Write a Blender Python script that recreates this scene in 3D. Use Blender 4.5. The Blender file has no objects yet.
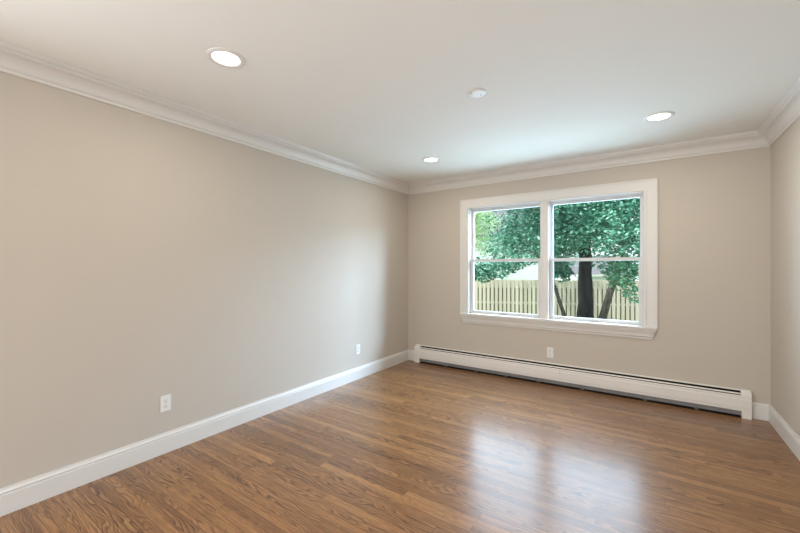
import bpy, bmesh, math, random
from mathutils import Vector, Matrix

S = bpy.context.scene
COL = S.collection
PI = math.pi
W, H, REAR = 3.70, 2.48, -7.0          # room width, ceiling height, rear wall position

# ------------------------------------------------------------------ camera
cd = bpy.data.cameras.new('camera')
cam = bpy.data.objects.new('camera', cd); COL.objects.link(cam)
cd.sensor_width = 36.0
cd.lens = 365.0 * 36.0 / 800.0
cd.shift_y = 1.0 / 800.0
cd.clip_start = 0.02; cd.clip_end = 200
cam.location = (2.84, -4.37, 1.314)
cam.rotation_euler = (PI / 2, 0, math.radians(34.309))
S.camera = cam

# ------------------------------------------------------------------ world, sun, daylight, exposure
wd = bpy.data.worlds.new('overcast_sky'); S.world = wd; wd.use_nodes = True
bg = wd.node_tree.nodes['Background']
bg.inputs['Color'].default_value = (0.86, 0.94, 1.0, 1)
bg.inputs['Strength'].default_value = 2.0

def light(name, kind, loc, rot, energy, color, size=None, size_y=None, parent=None, **kw):
    d = bpy.data.lights.new(name, kind); d.energy = energy; d.color = color
    if size is not None and kind == 'AREA':
        d.size = size
        if size_y: d.shape = 'RECTANGLE'; d.size_y = size_y
    for k, v in kw.items(): setattr(d, k, v)
    o = bpy.data.objects.new(name, d); COL.objects.link(o)
    o.location = loc; o.rotation_euler = rot
    if parent: o.parent = parent
    return o

light('sun', 'SUN', (0, -10, 20), (math.radians(27), 0, math.radians(-48)), 8.0, (1.0, 0.97, 0.9), angle=math.radians(3))
# daylight entering through the twin window: the bright garden close by, and the open sky above the trees
light('window_daylight', 'AREA', (1.86, 0.30, 1.42), (-PI / 2, 0, 0), 62, (0.60, 0.77, 1.0), 2.1, 1.5)
light('sky_daylight', 'AREA', (9.3, 2.6, 4.8), (-PI / 2 + 0.25, 0, 0), 8300, (0.52, 0.73, 1.0), 12.0, 4.6)
# unseen fill added before the closed rear wall, for an opening assumed there
light('rear_fill', 'AREA', (1.85, REAR + 0.10, 1.3), (PI / 2, 0, 0), 50, (0.95, 0.97, 1.0), 3.2, 2.2)
# second unseen fill, added inside the left wall to brighten the right wall
light('side_fill', 'AREA', (0.06, -5.75, 1.3), (0, -PI / 2, 0), 75, (0.93, 0.96, 1.0), 2.1, 2.2)

vs = S.view_settings
S.display_settings.display_device = 'sRGB'
vs.view_transform = 'Standard'; vs.look = 'None'; vs.exposure = 0.34; vs.gamma = 1.0
vs.use_curve_mapping = False
S.cycles.use_denoising = True
S.cycles.max_bounces = 14; S.cycles.diffuse_bounces = 8; S.cycles.transparent_max_bounces = 24

# ------------------------------------------------------------------ materials
def new_mat(name):
    m = bpy.data.materials.new(name); m.use_nodes = True
    return m, m.node_tree, m.node_tree.nodes['Principled BSDF']

class NT:
    """tiny node helper"""
    def __init__(self, nt): self.nt = nt
    def n(self, t, **kw):
        x = self.nt.nodes.new(t)
        for k, v in kw.items(): setattr(x, k, v)
        return x
    def link(self, a, b): self.nt.links.new(a, b)
    def put(self, v, sock):
        if isinstance(v, bpy.types.NodeSocket): self.link(v, sock)
        else: sock.default_value = v
    def math(self, op, a, b=0.0, c=None):
        x = self.n('ShaderNodeMath', operation=op)
        self.put(a, x.inputs[0]); self.put(b, x.inputs[1])
        if c is not None: self.put(c, x.inputs[2])
        return x.outputs[0]
    def comb(self, x, y, z):
        c = self.n('ShaderNodeCombineXYZ')
        self.put(x, c.inputs[0]); self.put(y, c.inputs[1]); self.put(z, c.inputs[2])
        return c.outputs[0]
    def noise(self, vec, scale, detail=3.0, rough=0.5, dist=0.0):
        x = self.n('ShaderNodeTexNoise')
        self.link(vec, x.inputs['Vector']); x.inputs['Scale'].default_value = scale
        x.inputs['Detail'].default_value = detail; x.inputs['Roughness'].default_value = rough
        x.inputs['Distortion'].default_value = dist
        return x.outputs[0]
    def ramp(self, fac, stops, interp='LINEAR'):
        r = self.n('ShaderNodeValToRGB'); r.color_ramp.interpolation = interp
        e = r.color_ramp.elements
        while len(e) < len(stops): e.new(0.5)
        for i, (p, c) in enumerate(stops):
            e[i].position = p; e[i].color = (*c, 1) if len(c) == 3 else c
        self.link(fac, r.inputs[0]); return r.outputs[0]
    def mix(self, fac, a, b, blend='MIX'):
        x = self.n('ShaderNodeMix', data_type='RGBA', blend_type=blend)
        self.put(fac, x.inputs[0])
        self.put(a if isinstance(a, bpy.types.NodeSocket) else (*a, 1), x.inputs[6])
        self.put(b if isinstance(b, bpy.types.NodeSocket) else (*b, 1), x.inputs[7])
        return x.outputs[2]
    def bump(self, h, strength, dist):
        b = self.n('ShaderNodeBump'); b.inputs['Strength'].default_value = strength
        b.inputs['Distance'].default_value = dist; self.link(h, b.inputs['Height'])
        return b.outputs[0]

def plain(name, col, rough=0.5, spec=0.5, metal=0.0, var=0.03, nscale=8.0, bump=0.0):
    m, nt, p = new_mat(name); N = NT(nt)
    tc = N.n('ShaderNodeTexCoord').outputs['Object']
    f = N.noise(tc, nscale, 3)
    a = tuple(max(0, c * (1 - var)) for c in col); b = tuple(min(1, c * (1 + var)) for c in col)
    N.link(N.mix(f, a, b), p.inputs['Base Color'])
    p.inputs['Roughness'].default_value = rough
    p.inputs['Specular IOR Level'].default_value = spec
    p.inputs['Metallic'].default_value = metal
    if bump:
        N.link(N.bump(N.noise(tc, 260, 2), bump, 0.001), p.inputs['Normal'])
    return m

def floor_material():
    m, nt, p = new_mat('oak_strip_floor'); N = NT(nt)
    sep = N.n('ShaderNodeSeparateXYZ'); N.link(N.n('ShaderNodeTexCoord').outputs['Object'], sep.inputs[0])
    X, Y = sep.outputs[0], sep.outputs[1]
    bw = 0.057
    r = N.math('DIVIDE', Y, bw); row = N.math('FLOOR', r); fr = N.math('FRACT', r)
    w1 = N.n('ShaderNodeTexWhiteNoise', noise_dimensions='1D'); N.link(row, w1.inputs['W'])
    blen = N.math('MULTIPLY_ADD', w1.outputs['Value'], 0.5, 0.75)
    c = N.math('DIVIDE', N.math('ADD', X, N.math('MULTIPLY', w1.outputs['Value'], 37.3)), blen)
    col = N.math('FLOOR', c); fc = N.math('FRACT', c)
    w2 = N.n('ShaderNodeTexWhiteNoise', noise_dimensions='2D'); N.link(N.comb(row, col, 0.0), w2.inputs['Vector'])
    rnd = w2.outputs['Value']
    # every board gets its own piece of grain
    off = N.math('MULTIPLY', rnd, 61.0)
    gx = N.math('ADD', X, off); gy = N.math('ADD', Y, N.math('MULTIPLY', rnd, 13.0))
    # cathedral grain: contour lines of a stretched field, strong on some boards only
    warp = N.noise(N.comb(N.math('MULTIPLY', gx, 1.7), N.math('MULTIPLY', gy, 10.0), off), 1.0, 2, 0.45)
    ring = N.math('FRACT', N.math('MULTIPLY_ADD', warp, 15.0, N.math('MULTIPLY', gy, 60.0)))
    ring = N.math('POWER', ring, 2.2)
    sel = N.math('FRACT', N.math('MULTIPLY', rnd, 7.31))
    figure = N.math('MULTIPLY', ring, N.math('MULTIPLY_ADD', sel, 0.42, 0.08))
    pore = N.noise(N.comb(N.math('MULTIPLY', gx, 13.0), N.math('MULTIPLY', gy, 260.0), off), 1.0, 2, 0.6)
    fine = N.noise(N.comb(N.math('MULTIPLY', gx, 7.0), N.math('MULTIPLY', gy, 230.0), off), 1.0, 3, 0.6)
    mid = N.noise(N.comb(N.math('MULTIPLY', gx, 1.4), N.math('MULTIPLY', gy, 45.0), off), 1.0, 2, 0.5)
    g = N.math('ADD', N.math('MULTIPLY', pore, 0.35), N.math('ADD', N.math('MULTIPLY', fine, 0.60), N.math('MULTIPLY', mid, 0.25)))
    g = N.math('SUBTRACT', N.math('SUBTRACT', g, 0.05), N.math('MULTIPLY', figure, 0.75))
    wood = N.ramp(g, [(0.16, (0.042, 0.015, 0.005)), (0.38, (0.160, 0.068, 0.022)), (0.56, (0.310, 0.150, 0.054)), (0.78, (0.450, 0.240, 0.095))])
    dash = N.ramp(pore, [(0.52, (0, 0, 0)), (0.66, (1, 1, 1))])
    wood = N.mix(N.math('MULTIPLY', dash, 0.55), wood, (0.050, 0.021, 0.010))
    tone = N.ramp(rnd, [(0.0, (0.74, 0.70, 0.66)), (0.3, (0.93, 0.92, 0.90)), (0.7, (1.0, 1.0, 1.0)), (1.0, (1.16, 1.18, 1.20))])
    wood = N.mix(1.0, wood, tone, 'MULTIPLY')
    # seams between boards
    ey = N.math('MINIMUM', fr, N.math('SUBTRACT', 1.0, fr)); ey = N.math('MULTIPLY', ey, bw)
    ex = N.math('MULTIPLY', N.math('MINIMUM', fc, N.math('SUBTRACT', 1.0, fc)), blen)
    e = N.math('MINIMUM', ey, ex)
    seam = N.math('SUBTRACT', 1.0, N.math('MINIMUM', N.math('DIVIDE', e, 0.0018), 1.0))
    wood = N.mix(N.math('MULTIPLY', seam, 0.85), wood, (0.03, 0.014, 0.007))
    N.link(wood, p.inputs['Base Color'])
    N.link(N.math('MULTIPLY_ADD', fine, 0.10, 0.42), p.inputs['Roughness'])
    p.inputs['Coat Weight'].default_value = 0.80; p.inputs['Coat Roughness'].default_value = 0.22
    p.inputs['Specular IOR Level'].default_value = 0.25
    hgt = N.math('SUBTRACT', N.math('MULTIPLY', g, 0.35), seam)
    N.link(N.bump(hgt, 0.10, 0.002), p.inputs['Normal'])
    return m

def glass_material():
    m = bpy.data.materials.new('window_glass'); m.use_nodes = True
    nt = m.node_tree; nt.nodes.clear(); N = NT(nt)
    tr = N.n('ShaderNodeBsdfTransparent'); tr.inputs[0].default_value = (0.95, 0.975, 0.97, 1)
    gl = N.n('ShaderNodeBsdfGlossy'); gl.inputs['Roughness'].default_value = 0.02
    fr = N.n('ShaderNodeFresnel'); fr.inputs[0].default_value = 1.1
    mx = N.n('ShaderNodeMixShader'); N.link(fr.outputs[0], mx.inputs[0])
    N.link(tr.outputs[0], mx.inputs[1]); N.link(gl.outputs[0], mx.inputs[2])
    o = N.n('ShaderNodeOutputMaterial'); N.link(mx.outputs[0], o.inputs[0])
    return m

def leaf_material(name, dark, light_, rough=0.42):
    m, nt, p = new_mat(name); N = NT(nt)
    geo = N.n('ShaderNodeNewGeometry')
    tc = N.n('ShaderNodeTexCoord').outputs['Object']
    c = N.ramp(geo.outputs['Random Per Island'], [(0.0, dark), (0.6, tuple((a + b) / 2 for a, b in zip(dark, light_))), (1.0, light_)])
    c = N.mix(N.math('MULTIPLY', N.noise(tc, 1.3, 2), 0.55), c, tuple(x * 0.62 for x in light_))
    N.link(c, p.inputs['Base Color']); p.inputs['Roughness'].default_value = rough
    p.inputs['Specular IOR Level'].default_value = 0.6
    t = N.n('ShaderNodeBsdfTranslucent'); N.link(c, t.inputs[0])
    mx = N.n('ShaderNodeMixShader'); mx.inputs[0].default_value = 0.25
    N.link(p.outputs[0], mx.inputs[1]); N.link(t.outputs[0], mx.inputs[2])
    N.link(mx.outputs[0], nt.nodes['Material Output'].inputs[0])
    return m

def bark_material(name, a, b, sc=1.0):
    m, nt, p = new_mat(name); N = NT(nt)
    sep = N.n('ShaderNodeSeparateXYZ'); N.link(N.n('ShaderNodeTexCoord').outputs['Object'], sep.inputs[0])
    v = N.comb(N.math('MULTIPLY', sep.outputs[0], 22 * sc), N.math('MULTIPLY', sep.outputs[1], 22 * sc), N.math('MULTIPLY', sep.outputs[2], 5 * sc))
    f = N.noise(v, 1.0, 5, 0.65, 0.6)
    N.link(N.ramp(f, [(0.42, a), (0.60, b)]), p.inputs['Base Color'])
    p.inputs['Roughness'].default_value = 0.95
    N.link(N.bump(f, 0.9, 0.03), p.inputs['Normal'])
    return m

def board_material(name, col, pitch, var=0.25):
    """weathered timber whose tone changes from board to board"""
    m, nt, p = new_mat(name); N = NT(nt)
    sep = N.n('ShaderNodeSeparateXYZ'); N.link(N.n('ShaderNodeTexCoord').outputs['Object'], sep.inputs[0])
    w = N.n('ShaderNodeTexWhiteNoise', noise_dimensions='1D'); N.link(N.math('FLOOR', N.math('DIVIDE', sep.outputs[0], pitch)), w.inputs['W'])
    gr = N.noise(N.comb(N.math('MULTIPLY', sep.outputs[0], 60), sep.outputs[1], N.math('MULTIPLY', sep.outputs[2], 2.5)), 1.0, 3)
    f = N.math('MULTIPLY_ADD', w.outputs['Value'], 0.6, N.math('MULTIPLY', gr, 0.4))
    N.link(N.mix(f, tuple(c * (1 - var) for c in col), tuple(c * (1 + var) for c in col)), p.inputs['Base Color'])
    p.inputs['Roughness'].default_value = 0.85
    return m

def emit_material(name, col, s):
    m = bpy.data.materials.new(name); m.use_nodes = True
    p = m.node_tree.nodes['Principled BSDF']
    p.inputs['Base Color'].default_value = (*col, 1)
    p.inputs['Emission Color'].default_value = (*col, 1); p.inputs['Emission Strength'].default_value = s
    return m

M = dict(
    wall=plain('greige_wall_paint', (0.512, 0.464, 0.402), 0.6, 0.3, var=0.012, nscale=3, bump=0.06),
    ceil=plain('white_ceiling_paint', (0.805, 0.815, 0.785), 0.75, 0.25, var=0.008, nscale=3, bump=0.06),
    trim=plain('white_trim_enamel', (0.66, 0.645, 0.615), 0.32, 0.5, var=0.01, nscale=5),
    vinyl=plain('white_window_vinyl', (0.60, 0.60, 0.59), 0.35, 0.5, var=0.01),
    metal=plain('white_enamelled_steel', (0.72, 0.695, 0.655), 0.38, 0.5, var=0.012),
    fin=plain('dull_aluminium_fin', (0.34, 0.34, 0.36), 0.5, 0.5, 0.3, var=0.15, nscale=40),
    grey_metal=plain('unpainted_grey_steel', (0.20, 0.20, 0.205), 0.45, 0.5, 0.0, var=0.35, nscale=14),
    dark=plain('dark_inside_of_heater', (0.015, 0.014, 0.013), 0.8, 0.2, var=0.2),  # shade inside the casing put into the colour
    zinc=plain('zinc_plated_bracket', (0.14, 0.14, 0.14), 0.5, 0.5, 0.5, var=0.1),
    copper=plain('copper_pipe', (0.45, 0.22, 0.12), 0.4, 0.5, 0.9, var=0.1),
    plastic=plain('white_outlet_plastic', (0.72, 0.72, 0.70), 0.35, 0.5, var=0.01),
    slot=plain('black_slot', (0.02, 0.02, 0.02), 0.7, 0.2, var=0.1),
    screw=plain('grey_screw_head', (0.45, 0.45, 0.44), 0.4, 0.5, 0.5, var=0.05),
    floor=floor_material(), glass=glass_material(),
    lens=emit_material('lit_lamp_lens', (1.0, 0.95, 0.86), 4.5),
    leaf=leaf_material('shade_tree_leaf', (0.012, 0.075, 0.055), (0.19, 0.48, 0.345)),
    leaf_bright=leaf_material('young_tree_leaf', (0.045, 0.17, 0.10), (0.20, 0.46, 0.30)),
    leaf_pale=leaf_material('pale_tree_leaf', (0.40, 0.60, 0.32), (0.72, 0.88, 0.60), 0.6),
    bark=bark_material('dark_tree_bark', (0.003, 0.003, 0.004), (0.036, 0.033, 0.036)),
    bark2=bark_material('grey_brown_bark', (0.040, 0.037, 0.032), (0.13, 0.115, 0.095), 1.6),
    fence=board_material('weathered_fence_timber', (0.56, 0.49, 0.40), 0.165, 0.16),
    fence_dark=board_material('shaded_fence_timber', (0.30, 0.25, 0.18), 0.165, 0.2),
    siding=plain('white_house_siding', (0.90, 0.90, 0.90), 0.7, 0.3, var=0.02),
    shingle=plain('grey_roof_shingle', (0.11, 0.115, 0.13), 0.9, 0.2, var=0.2, nscale=6),
    grass=plain('mown_lawn_green', (0.06, 0.13, 0.035), 0.95, 0.2, var=0.45, nscale=5),
    block=plain('exterior_render', (0.6, 0.6, 0.58), 0.8, 0.2, var=0.03),
    pane_dark=plain('dark_house_pane', (0.05, 0.06, 0.07), 0.15, 0.6, var=0.1),
)

# ------------------------------------------------------------------ mesh helpers
class MB:
    def __init__(self): self.v = []; self.f = []; self.smooth = False
    def add(self, vs_, fs_):
        b = len(self.v); self.v += [tuple(x) for x in vs_]; self.f += [tuple(b + i for i in q) for q in fs_]
        return self
    def box(self, x0, x1, y0, y1, z0, z1):
        return self.add([(x0, y0, z0), (x1, y0, z0), (x1, y1, z0), (x0, y1, z0), (x0, y0, z1), (x1, y0, z1), (x1, y1, z1), (x0, y1, z1)],
                        [(0, 3, 2, 1), (4, 5, 6, 7), (0, 1, 5, 4), (1, 2, 6, 5), (2, 3, 7, 6), (3, 0, 4, 7)])
    def loft(self, rings, caps=True, closed=True):
        n = len(rings[0]); V = [p for r in rings for p in r]; F = []
        for i in range(len(rings) - 1):
            for j in range(n if closed else n - 1):
                k = (j + 1) % n
                F.append((i * n + j, i * n + k, (i + 1) * n + k, (i + 1) * n + j))
        if caps:
            F.append(tuple(range(n))[::-1]); F.append(tuple((len(rings) - 1) * n + j for j in range(n)))
        return self.add(V, F)
    def lathe(self, prof, n=48, c=(0, 0, 0), axis='z'):
        """prof: list of (r, h) turned round an axis"""
        rings = []
        for r, h in prof:
            ring = []
            for k in range(n):
                a = 2 * PI * k / n; x, y = r * math.cos(a), r * math.sin(a)
                q = {'z': (x, y, h), 'y': (x, h, y), 'x': (h, x, y)}[axis]
                ring.append((q[0] + c[0], q[1] + c[1], q[2] + c[2]))
            rings.append(ring)
        return self.loft(rings)
    def tube(self, pts, radii, n=10, jitter=0.0, rng=None):
        rings = []
        pts = [Vector(p) for p in pts]
        for i, p in enumerate(pts):
            d = (pts[min(i + 1, len(pts) - 1)] - pts[max(i - 1, 0)]).normalized()
            a = d.orthogonal().normalized() if abs(d.z) < 0.9 else Vector((1, 0, 0))
            a = (a - d * a.dot(d)).normalized(); b = d.cross(a)
            ring = []
            for k in range(n):
                t = 2 * PI * k / n; r = radii[i] * (1 + (rng.uniform(-jitter, jitter) if rng else 0))
                ring.append(p + a * (r * math.cos(t)) + b * (r * math.sin(t)))
            rings.append(ring)
        return self.loft(rings)
    def build(self, name, mat, parent=None, bevel=0.0, seg=2, smooth=False, auto=40, loc=None):
        me = bpy.data.meshes.new(name)
        vv = self.v
        if loc is not None: vv = [(x - loc[0], y - loc[1], z - loc[2]) for x, y, z in vv]
        me.from_pydata(vv, [], self.f); me.update()
        bm = bmesh.new(); bm.from_mesh(me)
        bmesh.ops.recalc_face_normals(bm, faces=bm.faces)
        if bevel:
            es = [e for e in bm.edges if len(e.link_faces) == 2 and e.calc_face_angle(0) > math.radians(30)]
            bmesh.ops.bevel(bm, geom=es, offset=bevel, segments=seg, affect='EDGES', profile=0.5, clamp_overlap=True)
        if smooth:
            for f in bm.faces: f.smooth = True
            for e in bm.edges:
                if len(e.link_faces) == 2 and e.calc_face_angle(0) > math.radians(auto): e.smooth = False
        bm.to_mesh(me); bm.free()
        me.materials.append(mat)
        o = bpy.data.objects.new(name, me); COL.objects.link(o)
        if loc is not None: o.location = loc
        if parent is not None: o.parent = parent
        return o

def tag(o, label=None, cat=None, group=None, kind=None):
    if label: o['label'] = label
    if cat: o['category'] = cat
    if group: o['group'] = group
    if kind: o['kind'] = kind
    return o

def thing(name, loc, label, cat, group=None, kind=None, rotz=0.0):
    o = bpy.data.objects.new(name, None); COL.objects.link(o)
    o.empty_display_size = 0.1
    o.location = loc; o.rotation_euler = (0, 0, rotz)
    return tag(o, label, cat, group, kind)

def copy_thing(root, loc, label, rotz=None):
    r = root.copy(); COL.objects.link(r); r.location = loc; r['label'] = label
    if rotz is not None: r.rotation_euler = (0, 0, rotz)
    def kids(src, dst):
        for ch in list(src.children):
            c = ch.copy(); COL.objects.link(c); c.parent = dst
            kids(ch, c)
    kids(root, r)
    return r

def sweep(prof, path):
    """prof: closed (d, z) outline, d = distance out of the wall; path: list of (origin_fn) giving xyz for (d, z)"""
    mb = MB(); mb.loft([[f(d, z) for d, z in prof] for f in path]); return mb

# ------------------------------------------------------------------ room shell
tag(MB().box(-0.15, W + 0.15, REAR - 0.15, 0.0, -0.12, 0.0).build('floor', M['floor']),
    'brown stained oak strip floor with boards running across the room', 'floor', kind='structure')
tag(MB().box(-0.15, W + 0.15, REAR - 0.15, 0.20, H, H + 0.35).build('ceiling', M['ceil']),
    'flat white painted ceiling with recessed lights', 'ceiling', kind='structure')
tag(MB().box(-0.15, 0, REAR - 0.15, 0.0, 0, H).build('wall_left', M['wall']),
    'long plain greige wall on the left of the room', 'wall', kind='structure')
tag(MB().box(W, W + 0.15, REAR - 0.15, 0.0, 0, H).build('wall_right', M['wall']),
    'greige wall at the right edge of the room', 'wall', kind='structure')
tag(MB().box(0, W, REAR - 0.15, REAR, 0, H).build('wall_rear', M['wall']),
    'greige wall behind the viewer', 'wall', kind='structure')
OX0, OX1, OZ0, OZ1 = 0.905, 2.817, 0.705, 2.092      # rough window opening
mb = MB()
mb.box(-0.15, OX0, 0, 0.20, -1.2, H); mb.box(OX1, W + 0.15, 0, 0.20, -1.2, H)
mb.box(OX0, OX1, 0, 0.20, -1.2, OZ0); mb.box(OX0, OX1, 0, 0.20, OZ1, H)
tag(mb.build('wall_back', M['wall']), 'greige wall holding the twin window', 'wall', kind='structure')

# baseboards
BH = 0.142
bprof = [(0, 0), (0.016, 0), (0.016, 0.106), (0.0135, 0.110), (0.0135, 0.114), (0.017, 0.117), (0.016, 0.123), (0.011, 0.130), (0.009, 0.135), (0.009, BH), (0, BH)]
def base_run(name, path, label):
    o = sweep(bprof, path).build(name, M['trim'], smooth=True, auto=25)
    return tag(o, label, 'baseboard', kind='structure')
base_run('baseboard_left', [lambda d, z: (d, -d, z), lambda d, z: (d, REAR + d, z)], 'white baseboard along the foot of the left wall')
base_run('baseboard_right', [lambda d, z: (W - d, REAR + d, z), lambda d, z: (W - d, -d, z)], 'white baseboard along the foot of the right wall')
base_run('baseboard_rear', [lambda d, z: (d, REAR + d, z), lambda d, z: (W - d, REAR + d, z)], 'white baseboard along the wall behind the viewer')
base_run('baseboard_back_left', [lambda d, z: (0.142, -d, z), lambda d, z: (d, -d, z)], 'short white baseboard piece left of the heater')
base_run('baseboard_back_right', [lambda d, z: (W - d, -d, z), lambda d, z: (3.580, -d, z)], 'short white baseboard piece right of the heater')

# crown moulding
CZ = 2.353
cprof = [(0, CZ), (0.010, CZ), (0.012, CZ + 0.004), (0.012, CZ + 0.016), (0.018, CZ + 0.020)]
for k in range(7):                              # cove
    t = k / 6 * PI / 2
    cprof.append((0.022 + 0.052 * (1 - math.cos(t)), CZ + 0.026 + 0.058 * math.sin(t)))
cprof += [(0.078, CZ + 0.088), (0.078, CZ + 0.096), (0.086, CZ + 0.100), (0.092, CZ + 0.108), (0.096, CZ + 0.114), (0.098, H), (0, H)]
def crown_run(n, path, label):
    o = sweep(cprof, path).build('trim_%d' % n, M['trim'], smooth=True, auto=28)
    return tag(o, label, 'crown moulding', kind='structure')
crown_run(1, [lambda d, z: (d, -d, z), lambda d, z: (d, REAR + d, z)], 'white crown moulding along the top of the left wall')
crown_run(2, [lambda d, z: (W - d, -d, z), lambda d, z: (d, -d, z)], 'white crown moulding above the twin window')
crown_run(3, [lambda d, z: (W - d, REAR + d, z), lambda d, z: (W - d, -d, z)], 'white crown moulding along the top of the right wall')
crown_run(4, [lambda d, z: (d, REAR + d, z), lambda d, z: (W - d, REAR + d, z)], 'white crown moulding on the wall behind the viewer')

# ------------------------------------------------------------------ twin double hung window
win = thing('window_1', (1.86, 0, 0.72), 'white twin double-hung window looking onto trees and a fence', 'window', kind='structure')
def wpart(mb, name, mat, parent=None, **kw):
    """mesh given in room coordinates, stored relative to the window"""
    mb.v = [(x - 1.86, y, z - 0.72) for x, y, z in mb.v]
    return mb.build(name, mat, parent or win, **kw)
# jamb frame lining the wall, with the middle post
f = MB()
f.box(OX0, 0.928, -0.001, 0.16, OZ0, OZ1); f.box(2.795, OX1, -0.001, 0.16, OZ0, OZ1)
f.box(0.928, 2.795, -0.001, 0.16, 2.070, OZ1); f.box(0.928, 2.795, 0.046, 0.18, OZ0, 0.730)
f.box(1.815, 1.896, -0.001, 0.16, 0.730, 2.070)
for a, b in ((0.928, 0.936), (1.807, 1.815), (1.896, 1.904), (2.787, 2.795)):   # stops of the sash tracks
    f.box(a, b, 0.030, 0.044, 0.731, 2.069); f.box(a, b, 0.083, 0.091, 0.731, 2.069); f.box(a, b, 0.130, 0.150, 0.731, 2.069)
for a, b in ((0.936, 1.807), (1.904, 2.787)):
    f.box(a, b, 0.030, 0.044, 2.060, 2.070)
wpart(f, 'jamb_frame', M['vinyl'])
# casing: a moulded profile mitred round the top and both sides
cas = [(0, 0), (0, 0.012), (0.006, 0.016), (0.018, 0.016), (0.022, 0.013), (0.094, 0.017), (0.097, 0.022), (0.108, 0.023), (0.112, 0.020), (0.112, 0)]
IX0, IX1, IZ1, SZ = 0.925, 2.798, 2.073, 0.728
mb = MB(); mb.loft([[(IX0 - a, -b, SZ) for a, b in cas], [(IX0 - a, -b, IZ1 + a) for a, b in cas],
                    [(IX1 + a, -b, IZ1 + a) for a, b in cas], [(IX1 + a, -b, SZ) for a, b in cas]])
wpart(mb, 'casing', M['trim'], smooth=True, auto=20)
mb = MB(); pm = [(0, 0), (0, 0.011), (0.004, 0.014), (0.016, 0.014), (0.019, 0.011), (0.062, 0.011), (0.065, 0.014), (0.077, 0.014), (0.081, 0.011), (0.081, 0)]
mb.loft([[(1.815 + a, -b, SZ) for a, b in pm], [(1.815 + a, -b, IZ1) for a, b in pm]])
wpart(mb, 'mullion_casing', M['trim'])
wpart(MB().box(0.822, 2.904, -0.052, 0.0, 0.708, 0.730).box(0.928, 2.795, 0.0, 0.047, 0.708, 0.730), 'stool', M['trim'], bevel=0.005)
# apron: moulding flaring up to the stool, with mitred returns
ap = [(0.0, 0.604), (0.012, 0.604), (0.014, 0.609), (0.014, 0.622), (0.018, 0.626), (0.024, 0.632), (0.026, 0.650), (0.032, 0.672), (0.042, 0.690), (0.044, 0.708), (0.0, 0.708)]
mb = MB(); mb.loft([[(0.868 - d, 0, z) for d, z in ap], [(0.868 - d, -d, z) for d, z in ap], [(2.852 + d, -d, z) for d, z in ap], [(2.852 + d, 0, z) for d, z in ap]])
wpart(mb, 'apron', M['trim'], smooth=True, auto=25)

def sash(name, x0, x1, z0, z1, y0, y1, st, top, bot):
    mb = MB()
    mb.box(x0, x0 + st, y0, y1, z0, z1); mb.box(x1 - st, x1, y0, y1, z0, z1)
    mb.box(x0 + st, x1 - st, y0, y1, z1 - top, z1); mb.box(x0 + st, x1 - st, y0, y1, z0, z0 + bot)
    g = 0.006; yc = (y0 + y1) / 2                     # glazing beads
    for a, b in ((x0 + st, x0 + st + g), (x1 - st - g, x1 - st)): mb.box(a, b, y0 + 0.007, y1 - 0.007, z0 + bot, z1 - top)
    for a, b in ((z0 + bot, z0 + bot + g), (z1 - top - g, z1 - top)): mb.box(x0 + st + g, x1 - st - g, y0 + 0.007, y1 - 0.007, a, b)
    s = wpart(mb, name, M['vinyl'])
    wpart(MB().box(x0 + st - .003, x1 - st + .003, yc - 0.002, yc + 0.002, z0 + bot - .003, z1 - top + .003), 'glass_pane', M['glass'], s)
    return s
for (a, b) in ((0.929, 1.814), (1.897, 2.794)):
    sash('upper_sash', a, b, 1.386, 2.069, 0.092, 0.129, 0.024, 0.030, 0.028)
    lo = sash('lower_sash', a, b, 0.731, 1.419, 0.045, 0.082, 0.036, 0.026, 0.026)
    cx = (a + b) / 2
    h = MB().box(cx - 0.045, cx + 0.045, 0.034, 0.0452, 0.742, 0.748).box(cx - 0.045, cx + 0.045, 0.032, 0.036, 0.742, 0.757)
    tag(wpart(h, 'sash_lift', M['screw'], lo, bevel=0.0015), 'small grey finger lift on the bottom rail')
    for dx in (-0.22, 0.22):
        k = MB().box(cx + dx - 0.024, cx + dx + 0.024, 0.052, 0.078, 1.419, 1.424)
        k.lathe([(0.010, 1.424), (0.010, 1.431), (0.006, 1.433)], 16, (cx + dx, 0.064, 0)).box(cx + dx - 0.004, cx + dx + 0.026, 0.056, 0.062, 1.427, 1.432)
        wpart(k, 'sash_lock', M['vinyl'], lo)

# ------------------------------------------------------------------ hydronic baseboard heater
HX0, HX1 = 0.145, 3.572
heater = thing('baseboard_heater', (1.86, 0, 0), 'long white metal baseboard heater on the floor under the window', 'heater')
def hpart(mb, name, mat, parent=None, **kw):
    mb.v = [(x - 1.86, y, z) for x, y, z in mb.v]
    return mb.build(name, mat, parent or heater, **kw)
def sheet(pts, t, x0, x1):
    """folded sheet metal: (d, z) polyline given a thickness and extruded along x"""
    n = len(pts); out = []
    for i in range(n):
        p = Vector(pts[i]); a = Vector(pts[max(i - 1, 0)]); b = Vector(pts[min(i + 1, n - 1)])
        d = (b - a).normalized(); out.append(p + Vector((-d.y, d.x)) * t)
    prof = [tuple(p) for p in pts] + [tuple(p) for p in reversed(out)]
    mb = MB(); mb.loft([[(x0, -d, z) for d, z in prof], [(x1, -d, z) for d, z in prof]])
    return mb
CL, CR = 0.222, 3.507
b = sheet([(0.001, 0.004), (0.001, 0.231), (0.004, 0.236), (0.024, 0.2365), (0.0290, 0.2300)], 0.0016, CL - 0.02, CR + 0.02)
hpart(b, 'back_panel', M['metal'])
hpart(MB().box(CL - 0.02, CR + 0.02, -0.0045, -0.003, 0.006, 0.224), 'shade_liner', M['dark'])  # near-black sheet added so the top slot reads as deep shade
hpart(sheet([(0.0430, 0.2135), (0.0505, 0.2060), (0.049, 0.203)], 0.0014, CL - 0.01, CR + 0.01), 'damper_blade', M['metal'])
JX = 2.03
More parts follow.
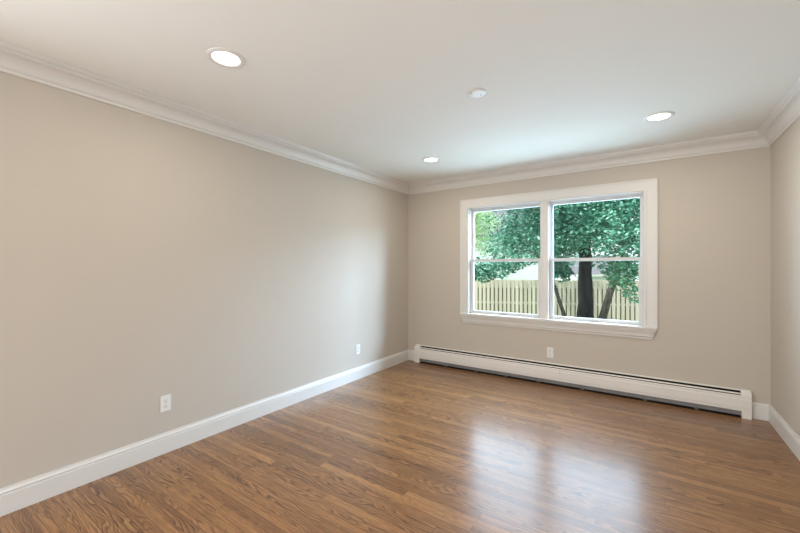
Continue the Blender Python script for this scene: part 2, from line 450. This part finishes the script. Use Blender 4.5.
for x0, x1 in ((CL - 0.02, JX - 0.0008), (JX + 0.0008, CR + 0.02)):
    hpart(sheet([(0.0560, 0.1965), (0.0590, 0.1950), (0.0605, 0.190), (0.0605, 0.168), (0.0640, 0.163), (0.0640, 0.090), (0.0610, 0.085), (0.0610, 0.064), (0.058, 0.060)], -0.0012, x0, x1),
          'front_panel', M['metal'])
tag(hpart(sheet([(0.0555, 0.062), (0.0525, 0.046), (0.050, 0.022), (0.046, 0.019)], -0.0012, CL - 0.01, CR + 0.01), 'lower_deflector', M['grey_metal']), 'grey metal strip in the gap below the front panel')
cap = [(0.0, 0.0), (0.066, 0.0), (0.066, 0.060), (0.066, 0.084), (0.0690, 0.090), (0.0690, 0.163), (0.066, 0.168), (0.065, 0.199), (0.060, 0.209), (0.046, 0.222), (0.030, 0.236), (0.022, 0.240), (0.0, 0.240)]
for x0, x1 in ((HX0, CL), (CR, HX1)):
    mb = MB(); mb.loft([[(x0, -d, z) for d, z in cap], [(x1, -d, z) for d, z in cap]])
    hpart(mb, 'end_cap', M['metal'], bevel=0.0015, seg=1)
mb = MB(); x = CL + 0.05
while x < CR - 0.05:
    mb.box(x, x + 0.0008, -0.047, -0.012, 0.024, 0.118); x += 0.008
hpart(mb, 'fin_pack', M['fin'])
hpart(MB().tube([(CL, -0.032, 0.084), (CR, -0.032, 0.084)], [0.011, 0.011], 12), 'water_pipe', M['copper'])
hpart(MB().box(CL, CR, -0.050, -0.004, 0.0005, 0.006), 'bottom_tray', M['dark'])
for bx in (0.62, 1.046, 1.42, 1.795, 2.248, 2.807, 3.2):
    mb = MB().box(bx - 0.014, bx + 0.014, -0.057, -0.004, 0.0065, 0.012).box(bx - 0.014, bx + 0.014, -0.060, -0.057, 0.010, 0.026)
    mb.box(bx - 0.001, bx + 0.001, -0.050, -0.005, 0.012, 0.050)
    hpart(mb, 'support_bracket', M['zinc'])

# ------------------------------------------------------------------ wall outlets
def make_outlet(loc, rotz, label):
    t = thing('wall_outlet', loc, label, 'outlet', 'wall outlets', rotz=rotz)     # faces -y at rotz 0
    MB().box(-0.035, 0.035, -0.0055, 0.0, -0.0575, 0.0575).build('cover_plate', M['plastic'], t, bevel=0.0025)
    for s in (-1, 1):
        zc = s * 0.0195
        ring = lambda y, k: [(k * max(-0.0155, min(0.0155, 0.0175 * math.cos(a))), y, zc + k * 0.0145 * math.sin(a)) for a in [2 * PI * i / 24 for i in range(24)]]
        r = MB(); r.loft([ring(-0.0050, 1.0), ring(-0.0072, 1.0), ring(-0.0078, 0.96)])
        ro = r.build('receptacle', M['plastic'], t)
        k = MB()
        k.box(-0.0078, -0.0056, -0.0081, -0.0076, zc - 0.001, zc + 0.0085); k.box(0.0052, 0.0072, -0.0081, -0.0076, zc, zc + 0.0075)
        k.lathe([(0.0030, -0.0081), (0.0030, -0.0076)], 12, (0, 0, zc - 0.0068), 'y')
        tag(k.build('contact_slots', M['slot'], ro), 'dark contact slots')
    MB().lathe([(0.0034, -0.0054), (0.0034, -0.0064), (0.0020, -0.0069)], 12, (0, 0, 0), 'y').build('screw', M['screw'], t)
    return t
o1 = make_outlet((0.0, -3.166, 0.349), PI / 2, 'white duplex outlet on the left wall, nearest the viewer, above the baseboard')
copy_thing(o1, (0.0, -1.090, 0.349), 'white outlet on the left wall close to the far corner', PI / 2)
copy_thing(o1, (1.917, 0.0, 0.352), 'white duplex outlet on the window wall between window and heater', 0.0)

# ------------------------------------------------------------------ recessed ceiling lights and blank cover plate
def make_downlight(loc, label):
    t = thing('recessed_light', loc, label, 'ceiling light', 'recessed ceiling lights')
    MB().lathe([(0.099, 0.0), (0.098, -0.004), (0.092, -0.0075), (0.080, -0.008), (0.074, -0.0065), (0.071, -0.003), (0.071, 0.0)], 64).build('trim_ring', M['plastic'], t, smooth=True)
    tag(MB().lathe([(0.0712, -0.0006), (0.0712, -0.0026), (0.060, -0.0034), (0.03, -0.0038), (0.004, -0.004)], 48).build('lens', M['lens'], t, smooth=True), 'glowing white lens')
    l = light('lamp', 'AREA', (0, 0, -0.012), (0, 0, 0), 5.5, (1.0, 0.90, 0.76), 0.13, parent=t, shape='DISK')
    return t
d1 = make_downlight((0.895, -3.238, H), 'lit recessed ceiling light nearest the viewer, above the left wall')
copy_thing(d1, (0.895, -0.926, H), 'lit recessed ceiling light by the far left corner of the ceiling')
copy_thing(d1, (2.903, -0.914, H), 'lit recessed ceiling light on the right, above the window')
copy_thing(d1, (2.903, -3.238, H), 'lit recessed ceiling light overhead, out of view near the viewer')

p = thing('ceiling_cover_plate', (1.885, -2.07, H), 'round white unlit cover plate with screws in the middle of the ceiling', 'cover plate')
MB().lathe([(0.066, 0.0), (0.066, -0.003), (0.063, -0.0055), (0.045, -0.0075), (0.004, -0.008)], 48).build('plate', M['plastic'], p, smooth=True)
for a in (0.9, 0.9 + PI):
    MB().lathe([(0.006, -0.0075), (0.006, -0.0095), (0.003, -0.0105)], 12, (0.038 * math.cos(a), 0.038 * math.sin(a), 0)).build('screw', M['screw'], p)

# ------------------------------------------------------------------ outside: lawn, fence, houses, trees
GZ = -1.05
tag(MB().box(-40, 40, 0.2, 60, GZ - 0.2, GZ).build('lawn', M['grass']), 'green lawn outside the window', 'lawn', kind='structure')

fd = Vector((4.02, 1.65, 0)).normalized(); fa = math.atan2(fd.y, fd.x)
fo = Vector((-2.12, 10.65, GZ))
fence = thing('garden_fence', fo, 'tan timber board fence behind the trees across the garden', 'fence', rotz=fa)
L0, L1 = -7.0, 12.0
rng = random.Random(4)
fr_, bk = MB(), MB(); x = L0
while x < L1:
    h = 1.86 + rng.uniform(-0.012, 0.012); w = 0.112
    fr_.add([(x, -0.04, 0.03), (x + w, -0.04, 0.03), (x + w, -0.04, h - 0.03), (x + w - 0.02, -0.04, h), (x + 0.02, -0.04, h), (x, -0.04, h - 0.03),
             (x, -0.022, 0.03), (x + w, -0.022, 0.03), (x + w, -0.022, h - 0.03), (x + w - 0.02, -0.022, h), (x + 0.02, -0.022, h), (x, -0.022, h - 0.03)],
            [(0, 1, 2, 3, 4, 5), (6, 11, 10, 9, 8, 7)] + [(i, i + 6, (i + 1) % 6 + 6, (i + 1) % 6) for i in range(6)])
    bk.box(x + 0.085, x + 0.193, 0.022, 0.040, 0.03, h - 0.01)
    x += 0.165
tag(fr_.build('front_boards', M['fence'], fence), None)
bk.build('rear_boards', M['fence_dark'], fence)
for z0, z1 in ((0.22, 0.31), (0.86, 0.95), (1.52, 1.84)):
    MB().box(L0, L1, -0.021, 0.021, z0, z1).build('rail', M['fence'], fence)
x = L0 + 0.15
while x < L1:
    MB().box(x - 0.045, x + 0.045, 0.041, 0.131, -0.1, 1.84).build('post', M['fence'], fence); x += 2.44

# houses beyond the fence
hs = thing('neighbour_house', (-6.6, 24.5, GZ), 'white sided house seen through leaves beyond the fence on the left', 'house', rotz=math.radians(34))
mb = MB(); mb.box(-5.5, 4.3, 0, 7, 0, 4.9)
for k in range(28): mb.box(-5.52, 4.32, -0.025, 0.0, 0.05 + k * 0.17, 0.05 + k * 0.17 + 0.145)
mb.build('siding', M['siding'], hs)
mb = MB(); mb.loft([[(xx, -0.5, 4.75), (xx, 3.5, 7.6), (xx, 7.5, 4.75), (xx, 7.5, 4.95), (xx, 3.5, 7.85), (xx, -0.5, 4.95)] for xx in (-6.0, 4.8)])
mb.build('roof', M['shingle'], hs)
sh = thing('garage', (0.5, 23.2, GZ), 'low garage with grey roof beyond the fence beside the big trunk', 'garage', rotz=math.radians(34))
MB().box(-1.9, 1.9, 0, 4.4, 0, 1.75).build('walls', M['siding'], sh)
mb = MB(); mb.loft([[(xx, -0.3, 1.78), (xx, 2.2, 3.1), (xx, 4.7, 1.78), (xx, 4.7, 1.9), (xx, 2.2, 3.24), (xx, -0.3, 1.9)] for xx in (-2.1, 2.1)])
mb.build('roof', M['shingle'], sh)
MB().box(-2.1, 2.1, -0.40, -0.30, 1.76, 1.92).build('gutter', M['trim'], sh)

def leaves(clusters, size, seed, name, mat, parent, base):
    """leafy crown: folded pointed leaves scattered through overlapping clumps (x, y, z, rx, ry, rz, count)"""
    rg = random.Random(seed); V = []; F = []
    for (cx, cy, cz, rx, ry, rz, n) in clusters:
        for _ in range(n):
            while True:
                a, b_, c = rg.uniform(-1, 1), rg.uniform(-1, 1), rg.uniform(-1, 1)
                q = a * a + b_ * b_ + c * c
                if q <= 1 and (q > 0.25 or rg.random() < 0.4): break
            s = size * rg.uniform(0.6, 1.25)
            yaw = rg.uniform(0, 2 * PI); pit = rg.uniform(-0.9, 0.25); rol = rg.gauss(0, 0.55)
            d = Vector((math.cos(yaw) * math.cos(pit), math.sin(yaw) * math.cos(pit), math.sin(pit)))
            sd = Vector((-math.sin(yaw), math.cos(yaw), 0))
            up = d.cross(sd); sd = sd * math.cos(rol) + up * math.sin(rol); up = d.cross(sd)
            o = Vector((cx + a * rx - base[0], cy + b_ * ry - base[1], cz + c * rz - base[2]))
            w = s * 0.34; i = len(V)
            V += [tuple(o), tuple(o + d * s * 0.45 + sd * w - up * s * .08), tuple(o + d * s), tuple(o + d * s * 0.45 - sd * w - up * s * .08), tuple(o + d * s * .5 + up * s * 0.04)]
            F += [(i, i + 1, i + 4), (i + 1, i + 2, i + 4), (i + 2, i + 3, i + 4), (i + 3, i, i + 4)]
    me = bpy.data.meshes.new(name); me.from_pydata(V, [], F); me.update(); me.materials.append(mat)
    o = bpy.data.objects.new(name, me); COL.objects.link(o); o.parent = parent
    return o

def wood(pts, rad, name, mat, parent, base, seed=1, n=14, jit=0.05):
    mb = MB(); rg = random.Random(seed)
    P = [Vector(p) - Vector(base) for p in pts]
    # subdivide for a natural line
    Q, R = [], []
    for i in range(len(P) - 1):
        for k in range(5):
            t = k / 5; Q.append(P[i].lerp(P[i + 1], t) + Vector((rg.uniform(-1, 1), rg.uniform(-1, 1), 0)) * rad[i] * 0.06); R.append(rad[i] * (1 - t) + rad[i + 1] * t)
    Q.append(P[-1]); R.append(rad[-1])
    mb.tube(Q, R, n, jit, rg)
    return mb.build(name, mat, parent, smooth=True, auto=70)

# the big shade tree close to the window
tb = (1.26, 7.87, GZ)
tree = thing('shade_tree', tb, 'large shade tree with thick dark trunk outside the right half of the window', 'tree')
wood([(1.26, 7.87, GZ - 0.1), (1.25, 7.86, 0.2), (1.25, 7.86, 1.4), (1.22, 7.85, 2.6), (1.15, 7.9, 4.4), (1.2, 7.8, 6.0)], [0.30, 0.205, 0.175, 0.155, 0.12, 0.04], 'trunk', M['bark'], tree, tb, 3, 18, 0.09)
wood([(1.22, 7.85, 2.5), (0.6, 7.2, 2.9), (0.2, 6.6, 2.9), (-0.1, 6.1, 2.8)], [0.10, 0.07, 0.045, 0.015], 'branch', M['bark'], tree, tb, 5, 9)
wood([(1.20, 7.86, 2.9), (2.4, 6.9, 3.4), (3.4, 6.2, 3.2)], [0.09, 0.06, 0.02], 'branch', M['bark'], tree, tb, 6, 9)
wood([(1.20, 7.86, 3.2), (0.6, 9.4, 3.7), (-1.6, 10.6, 3.2)], [0.09, 0.06, 0.02], 'branch', M['bark'], tree, tb, 7, 9)
rg = random.Random(11)
cl = []
for k in range(120):                                    # main crown
    a = rg.uniform(0, 2 * PI); r = 4.6 * math.sqrt(rg.random())
    x, y = 0.9 + r * math.cos(a) * 1.1, 7.3 + r * math.sin(a) * 0.85
    edge = r / 4.6
    zlo = 2.15 - 0.55 * edge; zhi = 5.4 - 1.6 * edge * edge
    z = rg.uniform(zlo, zhi) if rg.random() < 0.5 else zlo + rg.uniform(0, 0.8)
    if x < 0.25 - (y - 3.7) * 0.40: continue
    cl.append((x, y, z, rg.uniform(0.55, 0.95), rg.uniform(0.55, 0.95), rg.uniform(0.35, 0.6), 210))
for k in range(110):                                    # the side of the crown that faces the house
    x, y = rg.uniform(-2.2, 3.4), rg.uniform(4.3, 6.3)
    z = rg.uniform(1.95, 3.4)
    if x < 0.2 - (y - 3.7) * 0.40: continue
    cl.append((x, y, z, 0.55, 0.5, 0.36, 170))
# boughs that hang low on the window side
cl += [(-0.70, 3.8, 1.32, 0.45, 0.5, 0.30, 330), (-0.40, 3.75, 1.22, 0.36, 0.4, 0.26, 330), (-0.10, 3.95, 1.30, 0.36, 0.4, 0.24, 300), (0.15, 4.15, 1.42, 0.34, 0.4, 0.22, 260),
       (0.42, 4.35, 1.50, 0.3, 0.4, 0.16, 150), (-0.2, 4.6, 1.62, 0.5, 0.4, 0.25, 260), (0.5, 5.0, 1.72, 0.5, 0.4, 0.25, 260),
       (1.00, 5.25, 1.32, 0.30, 0.3, 0.26, 300), (1.12, 5.35, 1.12, 0.17, 0.25, 0.17, 110), (0.95, 5.2, 1.62, 0.45, 0.4, 0.22, 260), (0.85, 5.0, 1.2, 0.2, 0.3, 0.2, 120)]
leaves([c[:6] + (int(c[6] * 1.3),) for c in cl], 0.094, 21, 'foliage', M['leaf'], tree, tb)

# young leaning tree right of the trunk
tb = (1.60, 7.50, GZ)
t2 = thing('young_tree', tb, 'slim grey leaning tree with bright leaves right of the big trunk', 'tree')
wood([(1.60, 7.50, GZ - 0.1), (1.72, 7.58, -0.2), (2.05, 7.81, 1.13), (2.25, 7.95, 1.9), (2.5, 8.0, 2.6)], [0.13, 0.105, 0.085, 0.06, 0.02], 'trunk', M['bark2'], t2, tb, 8, 12)
wood([(2.05, 7.81, 1.2), (2.4, 6.8, 1.45), (2.7, 5.6, 1.25)], [0.04, 0.028, 0.008], 'branch', M['bark2'], t2, tb, 9, 8)
leaves([(2.55, 5.0, 1.10, 0.45, 0.5, 0.42, 330), (2.25, 5.7, 1.25, 0.40, 0.5, 0.36, 260), (2.75, 5.2, 1.5, 0.5, 0.5, 0.4, 260), (2.0, 6.2, 1.45, 0.4, 0.4, 0.25, 160),
        (2.35, 6.6, 1.2, 0.5, 0.5, 0.35, 200), (2.5, 7.0, 1.9, 0.7, 0.7, 0.4, 260), (3.1, 5.4, 1.2, 0.5, 0.5, 0.5, 260), (2.62, 4.7, 0.78, 0.22, 0.3, 0.2, 90)],
       0.105, 31, 'foliage', M['leaf_bright'], t2, tb)

# thin sapling left of the trunk
tb = (1.02, 7.05, GZ)
t3 = thing('sapling', tb, 'thin dark sapling leaning left beside the middle window post', 'tree')
wood([(1.02, 7.05, GZ - 0.1), (0.84, 6.98, -0.14), (0.56, 6.80, 0.9), (0.42, 6.70, 1.6), (0.40, 6.7, 2.3)], [0.075, 0.058, 0.045, 0.035, 0.01], 'trunk', M['bark2'], t3, tb, 10, 10)
leaves([(0.45, 6.5, 1.75, 0.4, 0.4, 0.35, 150), (0.62, 6.0, 1.15, 0.22, 0.25, 0.25, 70)], 0.10, 41, 'foliage', M['leaf'], t3, tb)

# pale tree far behind on the left, darker trees behind
def far_tree(name, base, rad, top, seed, mat, label, n, size):
    t = thing(name, base, label, 'tree')
    wood([(base[0], base[1], base[2] - 0.1), (base[0], base[1], base[2] + 2.2), (base[0] + 0.2, base[1], top)], [0.2, 0.16, 0.04], 'trunk', M['bark2'], t, base, seed, 10)
    rr = random.Random(seed); c = []
    for k in range(16):
        a = rr.uniform(0, 2 * PI); r = rad * math.sqrt(rr.random()) * 0.8
        c.append((base[0] + r * math.cos(a), base[1] + r * math.sin(a), base[2] + rr.uniform(0.45, 0.95) * (top - base[2]), rad * 0.42, rad * 0.42, rad * 0.34, n))
    leaves(c, size, seed, 'foliage', mat, t, base); return t
far_tree('background_tree', (-6.3, 16.0, GZ), 2.2, 6.6, 51, M['leaf_pale'], 'pale sunlit tree far behind the upper left pane', 330, 0.17)
far_tree('background_tree', (6.2, 19.0, GZ), 2.6, 7.2, 52, M['leaf'], 'dark green tree behind the fence on the right', 330, 0.19)
far_tree('background_tree', (-0.06, 17.86, GZ), 2.2, 7.0, 53, M['leaf_bright'], 'green tree behind the fence in the middle of the view', 260, 0.19)
